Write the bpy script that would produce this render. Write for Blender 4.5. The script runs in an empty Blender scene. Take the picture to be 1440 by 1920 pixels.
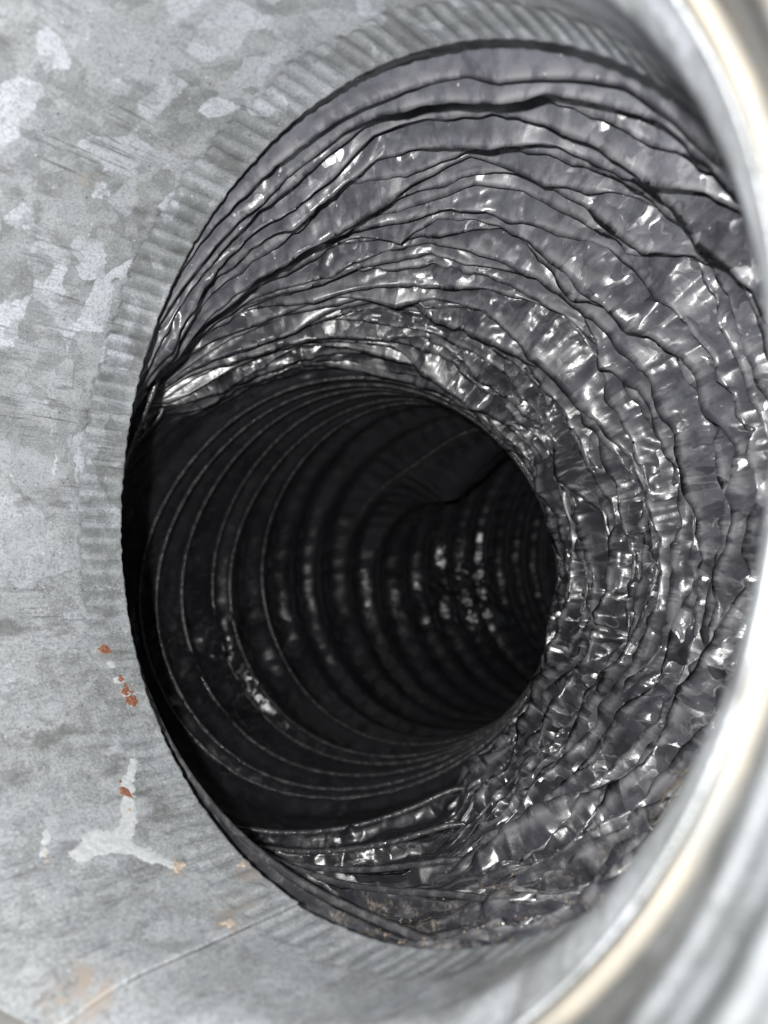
import bpy, math, numpy as np
from mathutils import Vector, Matrix
rng = np.random.default_rng(7)
PI = math.pi
sc = bpy.context.scene
COL = sc.collection

# ------------------------------------------------------------------ camera
cd = bpy.data.cameras.new('camera')
cam = bpy.data.objects.new('camera', cd); COL.objects.link(cam)
cam.location = (0, 0, 0); cam.rotation_euler = (PI/2, 0, 0)
cd.sensor_fit = 'VERTICAL'; cd.sensor_height = 36.0
cd.lens = 36*1423/1920
cd.clip_start = 0.002; cd.clip_end = 50
cd.dof.use_dof = True; cd.dof.focus_distance = 0.25; cd.dof.aperture_fstop = 12.0
sc.camera = cam

# ------------------------------------------------------------------ world: very weak grey daylight reaching the mouth
w = bpy.data.worlds.new('World'); sc.world = w; w.use_nodes = True
w.node_tree.nodes['Background'].inputs[0].default_value = (0.85, 0.92, 1.0, 1)
w.node_tree.nodes['Background'].inputs[1].default_value = 0.08

# ------------------------------------------------------------------ the phone's flash, beside and above the lens
fl = bpy.data.lights.new('flash', 'POINT'); fl.energy = 4.1; fl.shadow_soft_size = 0.0035
fl.color = (1.0, 0.985, 0.965)
fo = bpy.data.objects.new('flash', fl); COL.objects.link(fo); fo.location = (-0.018, -0.022, 0.017)
sc.view_settings.view_transform = 'Standard'; sc.view_settings.look = 'None'
sc.view_settings.exposure = 0; sc.view_settings.gamma = 1
sc.cycles.max_bounces = 6; sc.cycles.diffuse_bounces = 3; sc.cycles.glossy_bounces = 3
sc.cycles.sample_clamp_indirect = 3.0

# ------------------------------------------------------------------ calibrated frame of the metal pipe
F = 1423.0
C = np.array([-0.00837671, 0.17811918, 0.00632721])      # centre of the crimped end
N = np.array([0.65021534, 0.75716716, -0.06259314]); N /= np.linalg.norm(N)
R = 0.1
def basis(m):
    m = m/np.linalg.norm(m)
    e1 = np.cross(m, [0, 0, 1]); e1 /= np.linalg.norm(e1)
    return e1, np.cross(e1, m), m
E1, E2, _ = basis(N)
def pipe(th, s, r):
    th, s, r = np.broadcast_arrays(th, s, r)
    return C + s[..., None]*N + r[..., None]*(np.cos(th)[..., None]*E1 + np.sin(th)[..., None]*E2)
def wall_at(px, py):                                     # where a point seen in the photo lies on the pipe wall: (theta, s)
    d = np.array([(px-720)/F, 1, -(py-960)/F])
    o = -C
    dp = d-(d@N)*N; op = o-(o@N)*N
    a, b, c = dp@dp, 2*dp@op, op@op-R*R
    t = (-b+math.sqrt(max(b*b-4*a*c, 0)))/(2*a)
    p = t*d-C
    return math.atan2(p@E2, p@E1), float(p@N)

# ------------------------------------------------------------------ helpers
def link(name, me, mat=None, parent=None, **props):
    o = bpy.data.objects.new(name, me); COL.objects.link(o)
    if mat is not None and me is not None: me.materials.append(mat)
    if parent is not None: o.parent = parent
    for k, v in props.items(): o[k] = v
    return o
def thing(name, loc, label, cat, group=None):
    o = bpy.data.objects.new(name, None); COL.objects.link(o)
    o.location = loc; o.empty_display_size = 0.01
    o['label'] = label; o['category'] = cat
    if group: o['group'] = group
    return o
def adopt(root, o):                                       # vertices were made in world space
    o.parent = root; o.matrix_parent_inverse = Matrix.Translation(root.location).inverted()
def grid_mesh(name, P, wrap=False, uv=None, attrs=None, smooth=True):
    """P: rows x cols x 3"""
    r, c = P.shape[:2]
    me = bpy.data.meshes.new(name)
    idx = np.arange(r*c, dtype=np.int32).reshape(r, c)
    if wrap: idx2 = np.concatenate([idx, idx[:, :1]], 1)
    else: idx2 = idx
    q = np.stack([idx2[:-1, :-1], idx2[:-1, 1:], idx2[1:, 1:], idx2[1:, :-1]], -1).reshape(-1, 4)
    me.vertices.add(r*c); me.vertices.foreach_set('co', np.ascontiguousarray(P, dtype=np.float32).ravel())
    n = len(q)
    me.loops.add(4*n); me.loops.foreach_set('vertex_index', q.ravel())
    me.polygons.add(n)
    me.polygons.foreach_set('loop_start', np.arange(0, 4*n, 4, dtype=np.int32))
    me.polygons.foreach_set('loop_total', np.full(n, 4, dtype=np.int32))
    me.polygons.foreach_set('use_smooth', np.full(n, smooth, dtype=bool))
    if uv is not None:                                    # stored per point as a vector (no seam: u = R*theta handled with 3-D coords)
        a = me.attributes.new('surf', 'FLOAT_VECTOR', 'POINT')
        a.data.foreach_set('vector', np.ascontiguousarray(uv, dtype=np.float32).ravel())
    for k, v in (attrs or {}).items():
        a = me.attributes.new(k, 'FLOAT', 'POINT')
        a.data.foreach_set('value', np.ascontiguousarray(v, dtype=np.float32).ravel())
    me.update(); me.validate()
    return me
def tube_mesh(name, pts, rad, sides=8, closed=True, smooth=True):
    pts = np.asarray(pts, float); n = len(pts)
    if closed: tan = np.roll(pts, -1, 0)-np.roll(pts, 1, 0)
    else: tan = np.gradient(pts, axis=0)
    tan /= np.linalg.norm(tan, axis=1)[:, None]
    ref = pts.mean(0)-pts
    ref = ref-(ref*tan).sum(1)[:, None]*tan
    ref /= np.linalg.norm(ref, axis=1)[:, None]+1e-12
    bi = np.cross(tan, ref)
    a = np.arange(sides)*2*PI/sides
    rad = np.broadcast_to(rad, (n,))
    P = pts[:, None]+rad[:, None, None]*(np.cos(a)[None, :, None]*ref[:, None]+np.sin(a)[None, :, None]*bi[:, None])
    if closed: P = np.concatenate([P, P[:1]], 0)
    return grid_mesh(name, P, wrap=True, smooth=smooth)

# noise on a (x, y) grid --------------------------------------------------
def worley(x, y, seed, perx=None):
    ix, iy = np.floor(x).astype(int), np.floor(y).astype(int)
    f1 = np.full(x.shape, 9.0); f2 = f1.copy()
    for dx in (-1, 0, 1):
        for dy in (-1, 0, 1):
            cx, cy = ix+dx, iy+dy
            hx = cx % perx if perx else cx
            h = (hx*374761393+cy*668265263+seed*974711) & 0x7fffffff
            h = ((h ^ (h >> 13))*1274126177) & 0x7fffffff
            h2 = ((h ^ (h >> 11))*73856093) & 0x7fffffff
            px = cx+(h & 0xffff)/65535.; py = cy+(h2 & 0xffff)/65535.
            d = np.hypot(x-px, y-py)
            f2 = np.minimum(f2, np.maximum(f1, d)); f1 = np.minimum(f1, d)
    return f1, f2
def facet(x, y, seed, perx, flip=True):
    """continuous noise made of flat triangles with sharp edges, like creased film"""
    ix, iy = np.floor(x).astype(int), np.floor(y).astype(int)
    fx, fy = x-ix, y-iy
    def H(a, b, s_=seed):
        h = ((a % perx)*374761393+b*668265263+s_*974711) & 0x7fffffff
        h = ((h ^ (h >> 13))*1274126177) & 0x7fffffff
        return ((h ^ (h >> 16)) & 0xffff)/65535.
    a, b, c, d = H(ix, iy), H(ix+1, iy), H(ix, iy+1), H(ix+1, iy+1)
    one = np.where(fx+fy < 1, a+(b-a)*fx+(c-a)*fy, d+(c-d)*(1-fx)+(b-d)*(1-fy))
    two = np.where(fx > fy, a+(b-a)*fx+(d-b)*fy, a+(d-c)*fx+(c-a)*fy)
    return np.where(H(ix, iy, seed+99) < .5, one, two)
def vnoise(x, y, seed, perx=None):
    ix, iy = np.floor(x).astype(int), np.floor(y).astype(int)
    fx, fy = x-ix, y-iy
    fx = fx*fx*(3-2*fx); fy = fy*fy*(3-2*fy)
    def H(a, b):
        if perx: a = a % perx
        h = (a*374761393+b*668265263+seed*974711) & 0x7fffffff
        h = ((h ^ (h >> 13))*1274126177) & 0x7fffffff
        return ((h ^ (h >> 16)) & 0xffff)/65535.
    return (H(ix, iy)*(1-fx)+H(ix+1, iy)*fx)*(1-fy)+(H(ix, iy+1)*(1-fx)+H(ix+1, iy+1)*fx)*fy
def sstep(a, b, x):
    t = np.clip((x-a)/(b-a), 0, 1); return t*t*(3-2*t)

# ------------------------------------------------------------------ materials
class NT:
    def __init__(s, name):
        s.m = bpy.data.materials.new(name); s.m.use_nodes = True
        s.t = s.m.node_tree; s.n = s.t.nodes; s.b = s.n['Principled BSDF']
    def new(s, typ, **kw):
        n = s.n.new(typ)
        for k, v in kw.items(): setattr(n, k, v)
        return n
    def put(s, sock, v):
        if isinstance(v, bpy.types.NodeSocket): s.t.links.new(v, sock)
        else: sock.default_value = v
    def attr(s, name, fac=True):
        n = s.new('ShaderNodeAttribute', attribute_name=name); return n.outputs['Fac' if fac else 'Vector']
    def scale(s, vec, sx, sy, sz):
        n = s.new('ShaderNodeMapping'); s.put(n.inputs[0], vec); n.inputs['Scale'].default_value = (sx, sy, sz); return n.outputs[0]
    def noise(s, vec, sc_, det=4, rough=.6, dist=0):
        n = s.new('ShaderNodeTexNoise'); s.put(n.inputs['Vector'], vec)
        n.inputs['Scale'].default_value = sc_; n.inputs['Detail'].default_value = det
        n.inputs['Roughness'].default_value = rough; n.inputs['Distortion'].default_value = dist
        return n.outputs['Fac'], n.outputs['Color']
    def voro(s, vec, sc_, feat='F1', rnd=1, metric='EUCLIDEAN'):
        n = s.new('ShaderNodeTexVoronoi', feature=feat, distance=metric); s.put(n.inputs['Vector'], vec)
        n.inputs['Scale'].default_value = sc_; n.inputs['Randomness'].default_value = rnd
        return n.outputs['Distance'], (n.outputs['Color'] if 'Color' in n.outputs else None)
    def math(s, op, a, b=0.0, c=None, clamp=False):
        n = s.new('ShaderNodeMath', operation=op, use_clamp=clamp)
        s.put(n.inputs[0], a); s.put(n.inputs[1], b)
        if c is not None: s.put(n.inputs[2], c)
        return n.outputs[0]
    def ramp(s, fac, a, b, lo=0.0, hi=1.0):
        n = s.new('ShaderNodeMapRange', interpolation_type='SMOOTHSTEP'); s.put(n.inputs[0], fac)
        for i, v in enumerate((a, b, lo, hi)): n.inputs[1+i].default_value = v
        return n.outputs[0]
    def mix(s, fac, a, b, mode='MIX'):
        n = s.new('ShaderNodeMix', data_type='RGBA', blend_type=mode, clamp_factor=True)
        s.put(n.inputs[0], fac)
        for i, v in ((6, a), (7, b)):
            s.put(n.inputs[i], v if isinstance(v, bpy.types.NodeSocket) else (*v, 1))
        return n.outputs[2]
    def sep(s, col):
        n = s.new('ShaderNodeSeparateColor'); s.put(n.inputs[0], col); return n.outputs
    def vadd(s, a, b, k):
        n = s.new('ShaderNodeVectorMath', operation='MULTIPLY_ADD'); s.put(n.inputs[0], b); n.inputs[1].default_value = (k, k, k); s.put(n.inputs[2], a); return n.outputs[0]
    def bump(s, h, strength, dist, normal=None):
        n = s.new('ShaderNodeBump'); n.inputs['Strength'].default_value = strength; n.inputs['Distance'].default_value = dist
        s.put(n.inputs['Height'], h)
        if normal is not None: s.put(n.inputs['Normal'], normal)
        return n.outputs[0]
    def out(s, **kw):
        for k, v in kw.items():
            v = v if isinstance(v, bpy.types.NodeSocket) else ((*v, 1) if isinstance(v, tuple) else v)
            s.put(s.b.inputs[k.replace('_', ' ')], v)
        return s.m

def make_galvanised(name, streaks=True, near=False):
    n = NT(name)
    co = n.attr('surf', False)                            # metres: (around the pipe, along the pipe, 0)
    _, wc = n.noise(co, 60, 3, .6)
    wv = n.vadd(co, wc, .012)
    # large zinc flowers with sharp ragged edges
    _, wc2 = n.noise(co, 700, 4, .75)
    wv2 = n.vadd(wv, wc2, .0018)
    _, c1 = n.voro(n.scale(wv2, 1, .8, 1.3), 115)
    _, c2 = n.voro(n.scale(wv2, 1.1, 1, 1), 210)
    _, c3 = n.voro(n.scale(wv2, .8, 1.4, .7), 75)
    g1 = n.sep(c1)[0]; g2 = n.sep(c2)[1]; g3 = n.sep(c3)[2]
    _, c4 = n.voro(n.scale(n.vadd(co, wc2, .003), 1.2, .8, 1.0), 330)
    g4 = n.sep(c4)[0]
    big, _ = n.noise(co, 30, 4, .6)
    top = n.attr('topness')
    col = n.mix(n.ramp(big, .35, .65), (.215, .23, .235), (.30, .318, .322))
    # interlocking zinc crystals: every cell has its own tone
    col = n.mix(n.math('MULTIPLY', n.ramp(g3, .1, 1.0), .55), col, (.50, .53, .58))
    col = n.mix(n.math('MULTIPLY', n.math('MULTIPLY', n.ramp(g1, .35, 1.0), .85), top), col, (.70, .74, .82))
    col = n.mix(n.math('MULTIPLY', n.ramp(g2, .35, 1.0), .40), col, (.50, .52, .54))
    col = n.mix(n.math('MULTIPLY', n.ramp(g4, .55, .95), .35), col, (.50, .52, .545))
    col = n.mix(n.math('MULTIPLY', n.ramp(g2, .30, .0), .40), col, (.19, .20, .21))
    # brushed dark streaks along the sheet
    st, _ = n.noise(n.scale(co, 1, 1, .07), 900, 3, .7)
    sm, _ = n.noise(co, 45, 3, .6)
    sf = n.math('MULTIPLY', n.ramp(st, .52, .66), n.ramp(sm, .44, .62))
    col = n.mix(n.math('MULTIPLY', sf, .8), col, (.12, .13, .14))
    # fine oxide mottling and black pits
    mt, _ = n.noise(co, 1500, 4, .75)
    col = n.mix(n.ramp(mt, .42, .72, 0, .75), col, (.145, .15, .15))
    mt2, _ = n.noise(co, 2600, 2, .6)
    col = n.mix(n.ramp(mt2, .56, .70, 0, .6), col, (.56, .58, .58))
    mt3, _ = n.noise(co, 620, 5, .8)
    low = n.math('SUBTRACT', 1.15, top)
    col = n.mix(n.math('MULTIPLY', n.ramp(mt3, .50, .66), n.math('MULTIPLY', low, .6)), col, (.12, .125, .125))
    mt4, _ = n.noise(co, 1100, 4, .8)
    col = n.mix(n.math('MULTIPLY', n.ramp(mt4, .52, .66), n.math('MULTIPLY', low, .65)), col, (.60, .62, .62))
    pd, pc = n.voro(co, 420)
    pit = n.math('MULTIPLY', n.ramp(pd, .10, .16, 1, 0), n.ramp(n.sep(pc)[0], .86, .9))
    col = n.mix(n.math('MULTIPLY', pit, .7), col, (.05, .05, .05))
    spd, spc = n.voro(n.scale(co, 1.3, 1, 1), 500)
    spk = n.math('MULTIPLY', n.ramp(spd, .08, .14, 1, 0), n.ramp(n.sep(spc)[1], .88, .9))
    col = n.mix(spk, col, (.8, .8, .8))
    # long smudges and rusty dirt (attributes carry where they sit)
    dk, _ = n.noise(n.scale(co, 1, 1, .45), 95, 4, .6)
    col = n.mix(n.math('MULTIPLY', n.ramp(dk, .57, .70), .60), col, (.11, .11, .11))
    dn, _ = n.noise(co, 260, 4, .7)
    dirt = n.math('MULTIPLY', n.attr('dirt'), n.ramp(dn, .42, .60))
    col = n.mix(dirt, col, (.36, .315, .275))
    gv, _ = n.noise(co, 500, 3, .6)
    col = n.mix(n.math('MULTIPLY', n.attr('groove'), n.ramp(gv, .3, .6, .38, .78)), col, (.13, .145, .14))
    ln = n.attr('line')
    col = n.mix(n.math('MULTIPLY', ln, .38), col, (.07, .07, .07))
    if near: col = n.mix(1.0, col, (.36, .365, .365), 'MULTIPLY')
    h = n.math('ADD', n.math('MULTIPLY', mt, .35), n.math('MULTIPLY', st, .4))
    b = n.bump(h, .25, .0004)
    rough = n.math('ADD', .42, n.math('MULTIPLY', mt, .2))
    return n.out(Base_Color=col, Metallic=.25, Roughness=rough, Normal=b, Specular_IOR_Level=.4)
M_ZINC = make_galvanised('galvanised_zinc')
M_ZINC_DIMMED = make_galvanised('zinc_dimmed_near_flash', near=True)  # same zinc with its colour darkened to offset the close flash

def make_rim():
    n = NT('bare_cream_metal')
    co = n.attr('surf', False)
    a, _ = n.noise(co, 70, 4, .6); b_, _ = n.noise(co, 500, 4, .7)
    col = n.mix(n.ramp(a, .4, .65), (.19, .19, .18), (.27, .245, .205))
    col = n.mix(n.ramp(b_, .5, .7, 0, .5), col, (.24, .235, .22))
    return n.out(Base_Color=col, Metallic=.15, Roughness=.45, Normal=n.bump(b_, .3, .0005))
M_RIM = make_rim()

def make_film():
    n = NT('black_plastic_film')
    co = n.attr('surf', False)                            # metres on the unfolded film
    tc = n.new('ShaderNodeTexCoord').outputs['Object']
    cr = n.attr('crinkle')
    w1 = n.vadd(co, n.noise(co, 110, 2, .5)[1], .012)
    _, k1 = n.voro(n.scale(w1, 1, 1, 1.6), 105)
    _, k2 = n.voro(n.scale(w1, 1, 1, 1.4), 290)
    geo = n.new('ShaderNodeNewGeometry').outputs['Normal']
    def tilt(nrm, col, amt):                              # every crease-bounded facet gets its own slope
        a = n.new('ShaderNodeVectorMath', operation='SUBTRACT'); n.put(a.inputs[0], col); a.inputs[1].default_value = (.5, .5, .5)
        b_ = n.new('ShaderNodeVectorMath', operation='SCALE'); n.put(b_.inputs[0], a.outputs[0]); n.put(b_.inputs['Scale'], amt)
        c_ = n.new('ShaderNodeVectorMath', operation='ADD'); n.put(c_.inputs[0], nrm); n.put(c_.inputs[1], b_.outputs[0])
        d_ = n.new('ShaderNodeVectorMath', operation='NORMALIZE'); n.put(d_.inputs[0], c_.outputs[0])
        return d_.outputs[0]
    nb = tilt(geo, k1, n.math('MULTIPLY', cr, .85))
    nb = tilt(nb, k2, n.math('MULTIPLY', cr, .38))
    soft, _ = n.noise(co, 260, 3, .55)
    nb = n.bump(n.math('MULTIPLY', soft, cr), .12, .0012, nb)
    fine, _ = n.noise(co, 2200, 3, .6)
    nb = n.bump(fine, .10, .0006, nb)
    # film colour: blackish blue-grey, worn paler in places, dust plus painted depth shade on top
    a, _ = n.noise(co, 40, 4, .6)
    col = n.mix(n.ramp(a, .35, .7), (.012, .0125, .015), (.022, .023, .028))
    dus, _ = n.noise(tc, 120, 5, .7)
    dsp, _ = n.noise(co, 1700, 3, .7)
    dust_and_shade = n.math('MULTIPLY', n.attr('dust_and_shade'), n.math('ADD', n.ramp(dus, .30, .72, .36, .72), n.ramp(dsp, .56, .72, 0, .3)))
    col = n.mix(dust_and_shade, col, (.178, .181, .212))
    tn, _ = n.noise(tc, 170, 4, .7); tn2, _ = n.noise(tc, 900, 3, .7)
    tan = n.math('MULTIPLY', n.attr('dirt'), n.math('MULTIPLY', n.ramp(tn, .46, .68, 0, .8), n.ramp(tn2, .40, .64)))
    col = n.mix(tan, col, (.26, .215, .165))
    # stress-whitened crease lines between facets and worn fold edges
    e1_, _ = n.voro(n.scale(w1, 1, 1, 1.6), 105, 'DISTANCE_TO_EDGE')
    e2_, _ = n.voro(n.scale(w1, 1, 1, 1.4), 290, 'DISTANCE_TO_EDGE')
    br, _ = n.noise(co, 240, 3, .6)
    ed = n.math('MAXIMUM', n.ramp(e1_, .0, .045, 1, 0), n.math('MULTIPLY', n.ramp(e2_, .0, .05, 1, 0), .5))
    ed = n.math('MULTIPLY', n.math('MULTIPLY', ed, n.ramp(br, .45, .62)), n.attr('crinkle'))
    worn = n.math('MULTIPLY', n.attr('worn'), n.ramp(br, .40, .58))
    col = n.mix(n.math('MULTIPLY', n.math('MAXIMUM', ed, worn), .55), col, (.27, .27, .285))
    # bright specks of grit
    vd, vc = n.voro(co, 620)
    spk = n.math('MULTIPLY', n.ramp(vd, .10, .17, 1, 0), n.ramp(n.sep(vc)[0], .93, .95))
    col = n.mix(n.math('MULTIPLY', spk, n.attr('dust_and_shade')), col, (.55, .52, .50))
    rn, _ = n.noise(co, 60, 3, .6)
    rough = n.math('ADD', n.ramp(rn, .3, .7, .27, .42), n.math('MULTIPLY', n.math('ADD', n.math('MULTIPLY', dust_and_shade, .4), tan), .35), clamp=True)
    return n.out(Base_Color=col, Roughness=rough, Normal=nb, Specular_IOR_Level=.9, Coat_Weight=.40, Coat_Roughness=.19, Coat_Normal=nb)
M_FILM = make_film()

def make_wire():
    n = NT('black_coated_wire')
    tc = n.new('ShaderNodeTexCoord').outputs['Object']
    a, _ = n.noise(tc, 260, 4, .6)
    col = n.mix(n.ramp(a, .4, .7), (.045, .045, .05), (.11, .11, .115))
    return n.out(Base_Color=col, Roughness=n.ramp(a, .35, .65, .12, .32), Normal=n.bump(a, .5, .0012), Specular_IOR_Level=.6)
M_WIRE = make_wire()

def plain(name, c1, c2, rough=.6, sc_=600, metal=0.0):
    n = NT(name)
    tc = n.new('ShaderNodeTexCoord').outputs['Object']
    a, _ = n.noise(tc, sc_, 4, .7)
    return n.out(Base_Color=n.mix(n.ramp(a, .35, .65), c1, c2), Roughness=rough, Metallic=metal, Normal=n.bump(a, .5, .0006))
M_SPLASH = plain('pale_zinc_drip', (.41, .43, .44), (.52, .54, .55), .45, 700)
M_RUST = plain('orange_rust', (.13, .035, .018), (.33, .15, .09), .9, 2600)
M_SCALE = plain('tan_scale', (.36, .27, .20), (.52, .47, .41), .85, 1300)
M_GRIT = plain('sandy_grit', (.26, .21, .16), (.13, .11, .09), .9, 900)
M_FIBRE = plain('dry_fibre', (.09, .075, .055), (.17, .14, .10), .8, 900)

# ------------------------------------------------------------------ metal collar (the pipe with the crimped end)
collar = thing('crimped_pipe', tuple(C-.03*N), 'grey galvanised sheet metal pipe with crimped end, spangled and rust spotted, mouth towards the camera', 'metal pipe')
def mouth(th):                                            # the mouth is cut obliquely: longer on the far left side
    d = np.abs((th+.17+PI) % (2*PI)-PI)
    return -.036*sstep(.95, 2.3, d)
TH_SEAM = wall_at(565, 1690)[0]
def build_wall():
    NC = 2600
    th = np.linspace(0, 2*PI, NC, endpoint=False)
    srow = np.concatenate([np.linspace(-.0464, -.021, 60), np.linspace(-.0205, 0, 44)])
    TH, S = np.meshgrid(th, srow)
    top = sstep(-.55, .35, np.sin(TH-.2)+.0*S)            # crimps deeper on the upper side
    ph = TH*128
    k = np.floor(ph/(2*PI))
    kr = np.sin(k*12.9898)*43758.5453; kr -= np.floor(kr)
    start = -.0142+.0022*(kr-.5)
    g = .5+.5*np.tanh(1.3*np.sin(ph))                        # narrow flutes with flat lands
    amp = (.00034+.00042*top)*sstep(start-.0004, start+.0010, S)*(.75+.5*kr)*(1-.6*sstep(-.004, 0, S))*(1-.45*sstep(.6, 1, np.sin(TH)))
    r = R+amp*g+.0002*np.sin(3*TH+1)
    r += .0041*sstep(-.033, -.0470, S)**1.2
    # gentle dents so the sheet is not a perfect cylinder
    r += .0009*(vnoise(TH/(2*PI)*9, S*40, 5, 9)-.5)+.00035*(vnoise(TH/(2*PI)*40, S*120, 6, 40)-.5)
    # lap seam: a step along the pipe
    d = (TH-TH_SEAM+PI) % (2*PI)-PI
    r += np.where((d > 0) & (d < .16), .0006*(1-sstep(.02, .16, d)), 0)
    line = np.exp(-(d*R/.00022)**2)*sstep(-.040, -.024, S)
    S = S+mouth(TH)*sstep(-.021, -.0464, S)
    s2 = S+np.where(S > -.0004, .0006*(vnoise(TH/(2*PI)*400, TH*0, 9, 400)-.5), 0)
    P = pipe(TH, s2, r)
    uv = np.stack([np.cos(TH)*R, np.sin(TH)*R, S], -1)
    dirt = np.zeros_like(S)
    for (px, py, rad, st) in ((150, 1850, .010, 1), (440, 1700, .007, .8), (425, 1740, .004, 1), (470, 1640, .006, .7), (165, 335, .0035, .8), (330, 1630, .004, .5), (197, 1222, .0045, .9), (238, 1300, .0045, .9), (233, 1488, .003, .7), (1010, 1800, .012, .5), (700, 1740, .012, .35)):
        t0, s0 = wall_at(px, py)
        dd = np.hypot(((TH-t0+PI) % (2*PI)-PI)*R, S-s0)
        dirt = np.maximum(dirt, st*(1-sstep(rad*.3, rad, dd)))
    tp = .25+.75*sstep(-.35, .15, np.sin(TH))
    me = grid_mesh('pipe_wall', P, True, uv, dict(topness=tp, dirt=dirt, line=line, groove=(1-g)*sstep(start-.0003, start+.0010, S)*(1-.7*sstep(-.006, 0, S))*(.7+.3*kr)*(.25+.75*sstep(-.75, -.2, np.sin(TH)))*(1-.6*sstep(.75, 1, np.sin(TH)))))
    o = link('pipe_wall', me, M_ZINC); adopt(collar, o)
    sol = o.modifiers.new('thick', 'SOLIDIFY'); sol.thickness = .0005; sol.offset = 1
build_wall()
def lathe(name, prof, mat, root, nth=720, wob=0.0):
    prof = np.array(prof)
    # Chaikin rounding
    for _ in range(3):
        q = [prof[0]]
        for a, b in zip(prof[:-1], prof[1:]): q += [a*.75+b*.25, a*.25+b*.75]
        q.append(prof[-1]); prof = np.array(q)
    th = np.linspace(0, 2*PI, nth, endpoint=False)
    TH, Rr = np.meshgrid(th, prof[:, 0]); _, S = np.meshgrid(th, prof[:, 1])
    Rr = Rr+wob*(vnoise(TH/(2*PI)*14, S*100, 3, 14)-.5)
    S = S+mouth(TH)
    P = pipe(TH, S, Rr)
    L = np.r_[0, np.cumsum(np.hypot(*np.diff(prof, axis=0).T))]
    uv = np.stack([np.cos(TH)*R, np.sin(TH)*R, np.broadcast_to(L[:, None], TH.shape)], -1)
    z = np.zeros_like(TH)
    dirt = .8*sstep(.55, .7, vnoise(TH/(2*PI)*30, S*60, 8, 30))
    me = grid_mesh(name, P, True, uv, dict(topness=z+.4, dirt=dirt, line=z))
    o = link(name, me, mat); adopt(root, o); return o
# rolled bead at the mouth of the pipe
lathe('rolled_rim', [(.1041, -.0450), (.1037, -.0464), (.1041, -.0482), (.1048, -.0492), (.1062, -.0484), (.1067, -.0464), (.1064, -.0455)], M_RIM, collar, wob=.0006)

housing = thing('outer_fitting', tuple(C-.06*N), 'pale ribbed metal fitting around the pipe mouth along the right edge', 'duct fitting')
lathe('inner_flange', [(.1062, -.0460), (.1072, -.0480), (.1086, -.0520), (.1092, -.0575), (.1100, -.0612), (.1112, -.0618), (.1120, -.0600), (.1128, -.0588)], M_ZINC_DIMMED, housing, wob=.0005)
lathe('outer_flange', [(.1126, -.0592), (.1136, -.0600), (.1144, -.0680), (.1152, -.0735), (.1166, -.0742), (.1176, -.0715), (.1200, -.0710), (.1235, -.076), (.125, -.078), (.1265, -.076), (.132, -.075), (.16, -.077)], M_ZINC_DIMMED, housing, wob=.0005)

# pale drip with rust spots on the lower left wall ------------------------
def wpt(px, py):
    t, s = wall_at(px, py); return np.array([(t % (2*PI))*R, s])
def patch(name, segs, mat, h=.0003, seed=1, res=.00022, rag=.0006):
    """segs: (px,py,rad_m) polylines on the wall, a thin raised sheet following the cylinder"""
    caps = []
    for s in segs:
        q = [(wpt(a, b), c) for a, b, c in s]
        if len(q) == 1: q = q*2
        caps += list(zip(q[:-1], q[1:]))
    allp = np.array([p for c in caps for p, _ in c]); mr = max(r for c in caps for _, r in c)+.001
    lo, hi = allp.min(0)-mr, allp.max(0)+mr
    u = np.arange(lo[0], hi[0], res); v = np.arange(lo[1], hi[1], res)
    U, V = np.meshgrid(u, v)
    sd = np.full(U.shape, 9.)
    for (a, ra), (b, rb) in caps:
        ab = b-a; l2 = ab@ab+1e-12
        t = np.clip(((U-a[0])*ab[0]+(V-a[1])*ab[1])/l2, 0, 1)
        d = np.hypot(U-a[0]-t*ab[0], V-a[1]-t*ab[1])-(ra+(rb-ra)*t)
        sd = -np.logaddexp(-sd*1500, -d*1500)/1500         # smooth union
    sd += rag*(vnoise(U*700, V*700, seed)-.5)+rag*.6*(vnoise(U*2000, V*2000, seed+1)-.5)
    H = h*np.sqrt(np.clip(-sd/.0012, 0, 1))*(.7+.6*vnoise(U*900, V*900, seed+3))
    P = pipe(U/R, V, R-.00045-H)
    inside = sd < 0
    q = inside[:-1, :-1] & inside[1:, :-1] & inside[:-1, 1:] & inside[1:, 1:]
    idx = np.arange(U.size).reshape(U.shape)
    Q = np.stack([idx[:-1, :-1][q], idx[:-1, 1:][q], idx[1:, 1:][q], idx[1:, :-1][q]], -1)
    used, inv = np.unique(Q, return_inverse=True)
    me = bpy.data.meshes.new(name); me.from_pydata(P.reshape(-1, 3)[used].tolist(), [], inv.reshape(-1, 4).tolist())
    me.polygons.foreach_set('use_smooth', np.ones(len(me.polygons), bool)); me.update()
    o = link(name, me, mat); adopt(collar, o); return o
patch('dried_drip', [[(252, 1428, .0012), (236, 1480, .0016), (243, 1540, .0020), (226, 1585, .0022)],
                     [(226, 1585, .0024), (185, 1582, .0036), (148, 1606, .0024)],
                     [(226, 1585, .0022), (275, 1606, .0020), (330, 1628, .0018)],
                     [(85, 1560, .0007), (82, 1605, .0011)]], M_SPLASH, seed=4, rag=.0012, h=.00016)['label'] = 'branching pale grey dried drip'
patch('dried_drip', [[(135, 1195, .0016), (165, 1215, .0010)], [(195, 1225, .0012), (222, 1280, .0013), (246, 1322, .0012)]], M_SPLASH, seed=9, rag=.0007, h=.00016)['label'] = 'short pale streak with rust'
for (px, py, r_) in ((195, 1218, .0036), (226, 1275, .0018), (235, 1295, .0021), (245, 1316, .0024), (233, 1488, .0018), (228, 1466, .0007)):
    patch('rust_spot', [[(px, py, r_*.7), (px+4, py+3, r_*.5)]], M_RUST, h=.00035, seed=px, res=.00014, rag=.0020)
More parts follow.
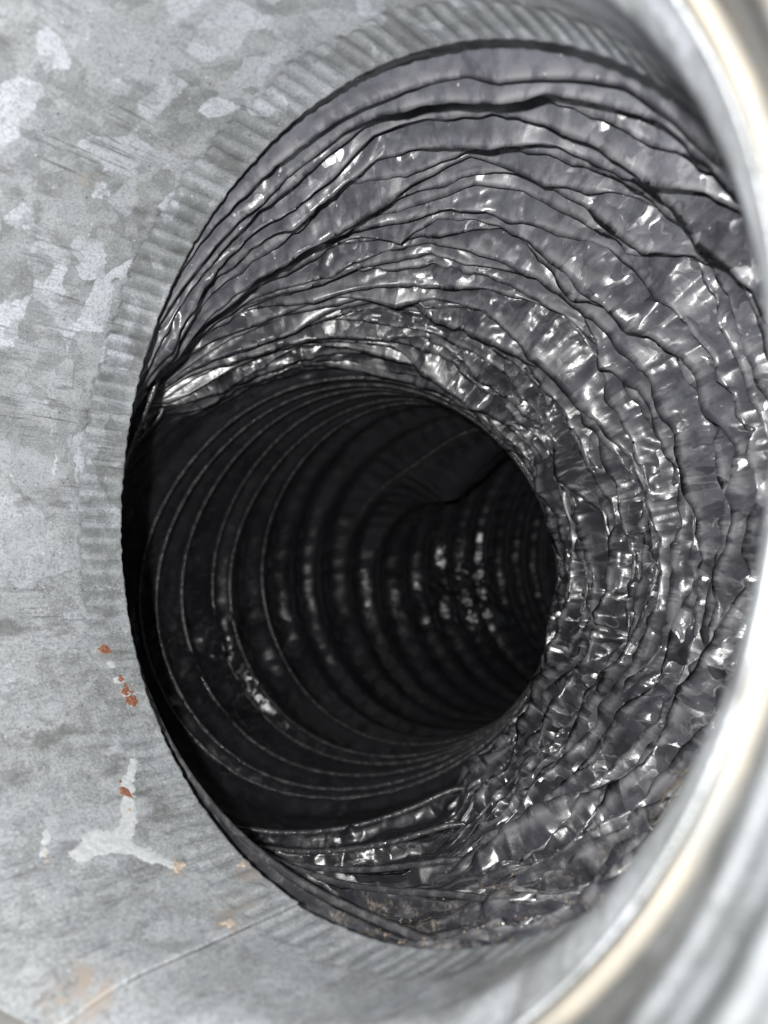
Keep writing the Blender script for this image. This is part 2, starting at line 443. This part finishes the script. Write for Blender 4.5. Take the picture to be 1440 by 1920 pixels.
for (px, py, r_) in ((241, 1524, .0015), (334, 1628, .0026), (82, 1608, .0011), (428, 1738, .0018), (455, 1628, .0016)):
    patch('tan_scale', [[(px, py, r_*.8), (px+3, py+5, r_*.5)]], M_SCALE, h=.0004, seed=px, res=.00018, rag=.0019)

# ------------------------------------------------------------------ flexible duct
duct = thing('flexible_duct', tuple(C+.02*N), 'black crinkled plastic flexible duct with bunched pleats, fitted behind the crimped pipe end', 'flexible duct')
#  key rings: (t, centre, normal, radius)
KEYS = [
    (0.0, C-.020*N, N, .1035),
    (0.6, C-.004*N, N, .1022),
    (1.5, C+.006*N, N*.9+np.array([0, .1, 0]), .1045),
    (6.92, (.008, .222, .003), (.48, .87, -.08), .1095),
    (17.78, (-.008, .282, -.012), (.22, .97, -.12), .108),
    (28.62, (-.020, .340, -.028), (.06, .99, -.08), .103),
    (31.60, (-.018, .372, -.034), (.14, .98, -.04), .103),
    (35.60, (.000, .440, -.036), (.42, .90, 0.0), .104),
    (39.60, (.045, .510, -.036), (.66, .75, 0.0), .104),
    (43.60, (.115, .565, -.038), (.76, .65, 0.0), .104),
    (47.60, (.185, .620, -.040), (.80, .60, 0.0), .104),
    (53.60, (.30, .705, -.045), (.80, .60, 0.0), .104),
    (61.60, (.45, .82, -.05), (.80, .60, 0.0), .104)]
kt = np.array([k[0] for k in KEYS])
kv = np.array([np.r_[np.array(k[1], float), np.array(k[2], float)/np.linalg.norm(k[2]), k[3]] for k in KEYS])
def hermite(t):
    t = np.asarray(t, float)
    i = np.clip(np.searchsorted(kt, t, side='right')-1, 0, len(kt)-2)
    d = np.zeros_like(kv)
    sl = np.diff(kv, axis=0)/np.diff(kt)[:, None]
    h = np.diff(kt)[:, None]
    d[1:-1] = (sl[:-1]*h[1:]+sl[1:]*h[:-1])/(h[1:]+h[:-1]); d[0] = sl[0]; d[-1] = sl[-1]
    hh = (kt[i+1]-kt[i]); u = (t-kt[i])/hh
    u_, hh_ = u[..., None], hh[..., None]
    return (2*u_**3-3*u_**2+1)*kv[i]+(u_**3-2*u_**2+u_)*hh_*d[i]+(-2*u_**3+3*u_**2)*kv[i+1]+(u_**3-u_**2)*hh_*d[i+1]
def duct_pt(T, V, DR):
    """T: ring coordinate, V: angle (0 right, 90 up), DR: added to the radius"""
    T, V, DR = np.broadcast_arrays(T, V, DR)
    A = hermite(T)
    c, m, r = A[..., :3], A[..., 3:6], A[..., 6]
    m = m/np.linalg.norm(m, axis=-1, keepdims=True)
    e1 = np.cross(m, np.array([0, 0, 1.])); e1 /= np.linalg.norm(e1, axis=-1, keepdims=True)
    e2 = np.cross(e1, m)
    bulge = .018*np.exp(-np.abs(((V-math.radians(212)+PI) % (2*PI)-PI)/.95)**2.6)*sstep(1.0, 8, T)*sstep(52, 27, T)
    rr = (r+DR+bulge)[..., None]
    return c+rr*(np.cos(V)[..., None]*e1+np.sin(V)[..., None]*e2)
TG = 21                                                   # gathered pleats 1..TG, stretched coils beyond
def loose(T, V):
    """how tightly the film is bunched: 1 at top and right near the mouth, 0 where it is stretched over the coils"""
    low_left = np.clip(np.cos(V-math.radians(219)), 0, 1)
    end = 31-30.0*sstep(.02, .98, low_left)
    w_ = 3+19*sstep(.0, .55, low_left)
    return 1-sstep(end-w_, end+1.6, T)

def pl(v, knots, vals):                                   # periodic piecewise-linear function of angle
    o = np.argsort(knots); k = knots[o]; a = vals[o]
    k = np.r_[k[-1]-2*PI, k, k[0]+2*PI]; a = np.r_[a[-1], a, a[0]]
    return np.interp(v, k, a)
NV = 1500
va = np.linspace(0, 2*PI, NV, endpoint=False)
def build_film():
    rowsT, rowsD, rowsM, rowsL, rowsW = [], [], [], [], []
    nk = 26
    base = (np.arange(nk)+rng.uniform(-.3, .3, nk))*2*PI/nk
    off = rng.normal(0, .16, nk)
    amp_k = rng.uniform(.6, 1.2, nk)
    prevT = None
    length = 0.0
    # first sleeve over the pipe, hidden from the inside
    for t, d in ((0, 0), (.3, 0), (.55, .0004), (.8, .001)):
        rowsT.append(np.full(NV, t)); rowsD.append(np.full(NV, d)); rowsM.append(np.zeros(NV)); rowsW.append(np.zeros(NV)); rowsL.append(length); length += .005
    first = 1
    up = np.clip(np.sin(va), 0, 1); right = np.clip(np.cos(va), 0, 1)
    def poly(k, which):
        nonlocal off, amp_k, base
        return None
    K = 56
    crest, valley = [], []
    for k in range(first, K):
        base = base+rng.normal(0, .035, nk)
        off = off*.72+rng.normal(0, .36, nk)
        amp_k = np.clip(.4*amp_k+.6*rng.uniform(0, 1.9, nk)*(1.15 if k % 3 else .6), .05, 1.8)
        ob = np.argsort(base % (2*PI)); bs = (base % (2*PI))[ob]
        kn = np.sort(np.r_[bs, rng.uniform(0, 2*PI, 9)])
        keep = [kn[0]]
        for q in kn[1:]:
            if q-keep[-1] > .11: keep.append(q)
        if keep[0]+2*PI-keep[-1] < .11: keep.pop()
        kn = np.array(keep)
        def samp(arr, s):
            return np.interp(kn, np.r_[bs[-1]-2*PI, bs, bs[0]+2*PI], np.r_[arr[ob][-1], arr[ob], arr[ob][0]])+rng.normal(0, s, len(kn))
        g = loose(np.full(NV, k+.5), va)
        o_ = pl(va, kn, samp(off, .10))
        a_ = np.clip(pl(va, kn, samp(amp_k, .2)), .05, 2)
        depth = (.0054+.0032*up+.0016*right)*a_
        if k < 5: depth = depth*(.35+.13*k)
        depth = depth*(1-.9*sstep(.5, 1, np.cos(va-math.radians(168)))*(1 if k > 9 else .5))*(1-.55*sstep(.05, .6, np.cos(va-math.radians(219))))
        lean = .55+.35*up
        # valley: where the film touches the hidden wire; crest: fold that hangs inwards
        vT = k+.10*o_; vD = .0030+.0016*rng.uniform()+0*va
        cT = k+.5+lean*g*.75+(.75*o_)*g; cD = -depth
        # stretched: wire at T=k standing proud, film sagging outwards between
        jt = .30*math.sin(k*2.3)*math.sin(k*.71+1) if k > 31 else 0.0
        vT = vT+jt*(1-g)*np.cos(va-k*.9)
        vD = vD*g+(-.0008 if (k % 6 == 3 or k > 31) else .0040)*(1-g); vT = vT*g+(vT-.10*o_)*(1-g)
        cT = cT*g+(k+.5)*(1-g); cD = cD*g+(.0045)*(1-g)
        valley.append((vT, vD)); crest.append((cT, cD, g))
    valley.append((np.full(NV, float(K)), np.full(NV, 0.)))
    for i in range(len(crest)):
        k = first+i
        (aT, aD), (cT, cD, g), (bT, bD) = valley[i], crest[i], valley[i+1]
        n1, n2 = (13, 7) if k < 32 else ((9, 7) if k < 46 else (5, 4))
        for j in range(n1+n2):
            if j < n1:
                u = j/n1
                e = (.45*u**1.9+.55*u*u*(3-2*u))*g+(.5-.5*math.cos(u*PI))*(1-g)
                T = aT+(cT-aT)*(u*g+u*(1-g)); D = aD+(cD-aD)*e
                # the hanging fabric bellies a little
                D = D+g*.0011*np.sin(u*PI)*(1 if k % 2 else .3)
                seg = .010
            else:
                u = (j-n1)/n2
                e = (.5-.5*math.cos(u*PI))*(1-g)+(u**.8)*g
                T = cT+(bT-cT)*u; D = cD+(bD-cD)*e
                # rounded fold edge
                T = T+g*.20*np.sin(min(u*1.8, 1)*PI)
                seg = .007
            rowsW.append(np.full(NV, 1.0 if j in (n1, n1-1) else (.35 if j in (n1-2, n1+1) else 0.0)))
            rowsT.append(T); rowsD.append(D); rowsM.append(np.full(NV, math.sin(PI*min(1, (j+.5)/(n1))) if j < n1 else .35)); rowsL.append(length)
            length += seg/(n1 if j < n1 else n2)*(1.0 if k < 22 else 1.9)
    T = np.array(rowsT); D = np.array(rowsD); M = np.array(rowsM)
    V = np.broadcast_to(va, T.shape)
    P0 = duct_pt(T[:, ::6], V[:, ::6], D[:, ::6])
    L = np.r_[0, np.cumsum(np.linalg.norm(np.diff(P0, axis=0), axis=2).mean(1))][:, None]+0*T
    g = loose(T, V)
    # crumple: creased cells in film coordinates (x: turns, L: metres of film), pushed out along the film's own normal
    x = V/(2*PI)
    f1, _ = worley(x*60+.8*vnoise(x*40, L*90, 11, 40), L*100, 3, 60)
    h1, _ = worley(x*150, L*240, 5, 150)
    q1, _ = worley(x*34+.5*vnoise(x*20, L*40, 31, 20), L*52, 7, 34)
    wa = .9*vnoise(x*30, L*48, 11, 30); wb = .9*vnoise(x*30, L*48, 12, 30)
    c1 = facet(x*40+wa, L*66+wb, 21, 40)
    c2 = facet(x*112+1.6*wb, L*84+1.2*wa+x*112*.0, 22, 112)
    c3 = facet(x*190+1.5*wa, L*310+1.6*wb+.7*vnoise(x*190, L*300, 18, 190), 23, 190)
    side = np.clip(.48+.75*sstep(-.35, .8, np.cos(V-math.radians(-25))), 0, 1.1)
    patchy = .35+.65*sstep(.3, .7, vnoise(x*16, L*26, 61, 16))
    patchy = np.maximum(patchy, sstep(-.1, .7, np.cos(V-math.radians(-25))))
    cr = (.0092*(c1-.5)+.0052*(c2-.5)+.0011*(c3-.5))*side*patchy
    lw = L*230+2.4*facet(x*26, L*50, 51, 26)+1.0*facet(x*70, L*110, 52, 70)
    f = np.abs((lw % 1)-.5)*2
    cr = cr+.0024*(f-.5)*sstep(.25, .7, vnoise(x*18, L*80, 53, 18))
    lw2 = L*520+2.4*facet(x*34, L*70, 54, 34)
    cr = cr+.0008*(np.abs((lw2 % 1)-.5)*2-.5)
    cr = g**1.7*cr*(.25+.75*M)*(.70+.30*sstep(1, 6, T))*sstep(.9, 2.2, T)*(1-.8*sstep(.5, 1, np.cos(V-math.radians(168)))*sstep(6, 12, T))
    # stretched part: diagonal tension wrinkles
    b = 1-g
    wr = np.abs(((x*46+T*.35+.6*vnoise(x*30, T*1.0, 21, 30)) % 1)-.5)
    frac = (T % 1)
    D = D+b*(.0022*(wr-.25)*np.sin(PI*frac)+.0008*(f1-.4)*np.sin(PI*frac))
    cr = cr+b*(.0030*(c1-.5)+.0022*(c2-.5)+.0009*(c3-.5))*sstep(36, 27, T)*sstep(1, 5, T)
    # slack bundle pushed in on the outer side of the bend, and a kink in the roof
    bun = np.exp(-((T-34.6)/3.4)**2)*np.exp(-(((V-math.radians(212)+PI) % (2*PI)-PI)/.30)**2)
    bun2 = np.exp(-((T-45.0)/2.2)**2)*np.exp(-(((V-math.radians(196)+PI) % (2*PI)-PI)/.30)**2)
    D = D-(bun+bun2)*(.0040*(.5-f1)+.001*(.4-h1)+.005*(q1-.3))
    kink = np.exp(-((T-41.2)/1.5)**2)*np.exp(-(((V-math.radians(116)+PI) % (2*PI)-PI)/.75)**2)
    D = D-kink*.052
    P = duct_pt(T, V, D)
    du = np.gradient(P, axis=0); dv = np.roll(P, -2, 1)-np.roll(P, 2, 1)
    nm = np.cross(dv, du); nm /= np.linalg.norm(nm, axis=2)[..., None]+1e-12
    nm = nm+np.roll(nm, 3, 1)+np.roll(nm, -3, 1)
    nm[1:-1] = nm[1:-1]+nm[2:]+nm[:-2]
    nm /= np.linalg.norm(nm, axis=2)[..., None]+1e-12
    P = P+nm*cr[..., None]
    # swell the gathered roof outwards a little so it rises behind the pipe edge
    uv = np.stack([np.cos(V)*R, np.sin(V)*R, L], -1)
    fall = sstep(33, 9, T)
    dust_and_shade = np.clip(.42+.50*sstep(-.2, .8, np.sin(V)), 0, 1)*(1-.6*np.clip(np.cos(V-math.radians(228)), 0, 1)**1.5)*(.13+.87*fall)*(.5+.5*g)  # dust cover also carries painted shade: darker deeper in and at lower left
    bot = np.exp(-(((V-math.radians(282)+PI) % (2*PI)-PI)/.62)**2)*sstep(18, 4, T)
    side_d = .55*np.exp(-(((V-math.radians(0)+PI) % (2*PI)-PI)/.9)**2)*sstep(13, 3, T)
    dirt = np.clip(bot*1.15+side_d*.6, 0, 1)
    crk = (np.clip(.2+.8*side, 0, 1)*g+(.14+.35*sstep(35, 25, T))*b+.8*(bun+bun2))*(.06+1.04*sstep(.40, .68, vnoise(x*15, L*30, 62, 15)))
    me = grid_mesh('film_sleeve', P, True, uv, dict(dust_and_shade=dust_and_shade, dirt=dirt, crinkle=crk, worn=np.array(rowsW)*g))
    o = link('film_sleeve', me, M_FILM); adopt(duct, o)
    return P, T, V
FP, FT, FV = build_film()
# far end: the duct is closed in darkness by its own further run
# wire coils, each turn its own part
vw = np.linspace(0, 2*PI, 220, endpoint=False)
for k in range(3, 55):
    if k < 32 and k % 6 != 3: continue
    g = loose(np.full(vw.shape, float(k)), vw)
    d = (-.0012 if k < 38 else .0012)*(1-g)+.0060*g**2+.0004*np.sin(3*vw+k)
    kink = np.exp(-((k-41.2)/1.5)**2)*np.exp(-(((vw-math.radians(116)+PI) % (2*PI)-PI)/.75)**2)
    d = d-kink*.052
    P = duct_pt(float(k)+(.30*math.sin(k*2.3)*math.sin(k*.71+1) if k > 31 else 0.0)*(1-g)*np.cos(vw-k*.9), vw, d)
    o = link('wire_coil', tube_mesh('wire_coil', P, .0011, 8), M_WIRE); adopt(duct, o)

# sand that has settled on the floor of the duct
def grit():
    ico = np.array([(0, 0, 1), (.9, 0, .3), (.28, .85, .3), (-.72, .52, .3), (-.72, -.52, .3), (.28, -.85, .3), (0, 0, -.6)], float)
    fc = [(0, 1, 2), (0, 2, 3), (0, 3, 4), (0, 4, 5), (0, 5, 1), (6, 2, 1), (6, 3, 2), (6, 4, 3), (6, 5, 4), (6, 1, 5)]
    vs, fs = [], []
    cand = np.argwhere((FT > 1.2) & (FT < 16))
    n = 0
    while n < 420:
        i, j = cand[rng.integers(len(cand))]
        v = math.degrees(FV[i, j])
        if abs(v-282) > abs(rng.normal(0, 24)): continue
        if vnoise(np.array([v/9.]), np.array([FT[i, j]/1.8]), 77)[0] < .5: continue
        c = FP[i, j]; a = hermite(np.array([FT[i, j]]))[0, :3]; up_ = a-c; up_ /= np.linalg.norm(up_)
        sz = rng.uniform(.00015, .00045)*(1+.8*(n % 9 == 0))
        q = ico*rng.uniform(.6, 1.3, ico.shape)*sz
        vs += (q+c+up_*sz*.4).tolist(); fs += [tuple(7*n+k for k in f) for f in fc]; n += 1
    me = bpy.data.meshes.new('sand_grit'); me.from_pydata(vs, [], fs); me.update()
    link('sand_grit', me, M_GRIT, kind='stuff', label='tan sandy grit lying in the folds on the floor of the black duct', category='grit')
grit()
def fibres():
    root = thing('dry_root_fibre', tuple(duct_pt(7, math.radians(318), -.006)), 'small curled tuft of dry brown fibres caught in the lower right pleats', 'fibre tuft')
    for k in range(6):
        t0, v0 = 6.4+rng.uniform(-.8, .8), math.radians(320+rng.uniform(-7, 7))
        u = np.linspace(0, 1, 40)
        ph = rng.uniform(0, 6, 4)
        T = t0+rng.uniform(.6, 1.8)*(u-.5)+.35*np.sin(u*rng.uniform(4, 9)+ph[0])
        V = v0+rng.uniform(-.15, .15)*(u-.5)+.035*np.sin(u*rng.uniform(5, 10)+ph[1])
        D = -.009-.002*np.sin(u*rng.uniform(4, 9)+ph[2])
        o = link('fibre', tube_mesh('fibre', duct_pt(T, V, D), .00010+.00006*rng.uniform(), 6, closed=False), M_FIBRE); adopt(root, o)
fibres()

print('tris', sum(len(o.data.polygons)*2 for o in sc.objects if o.type == 'MESH'))
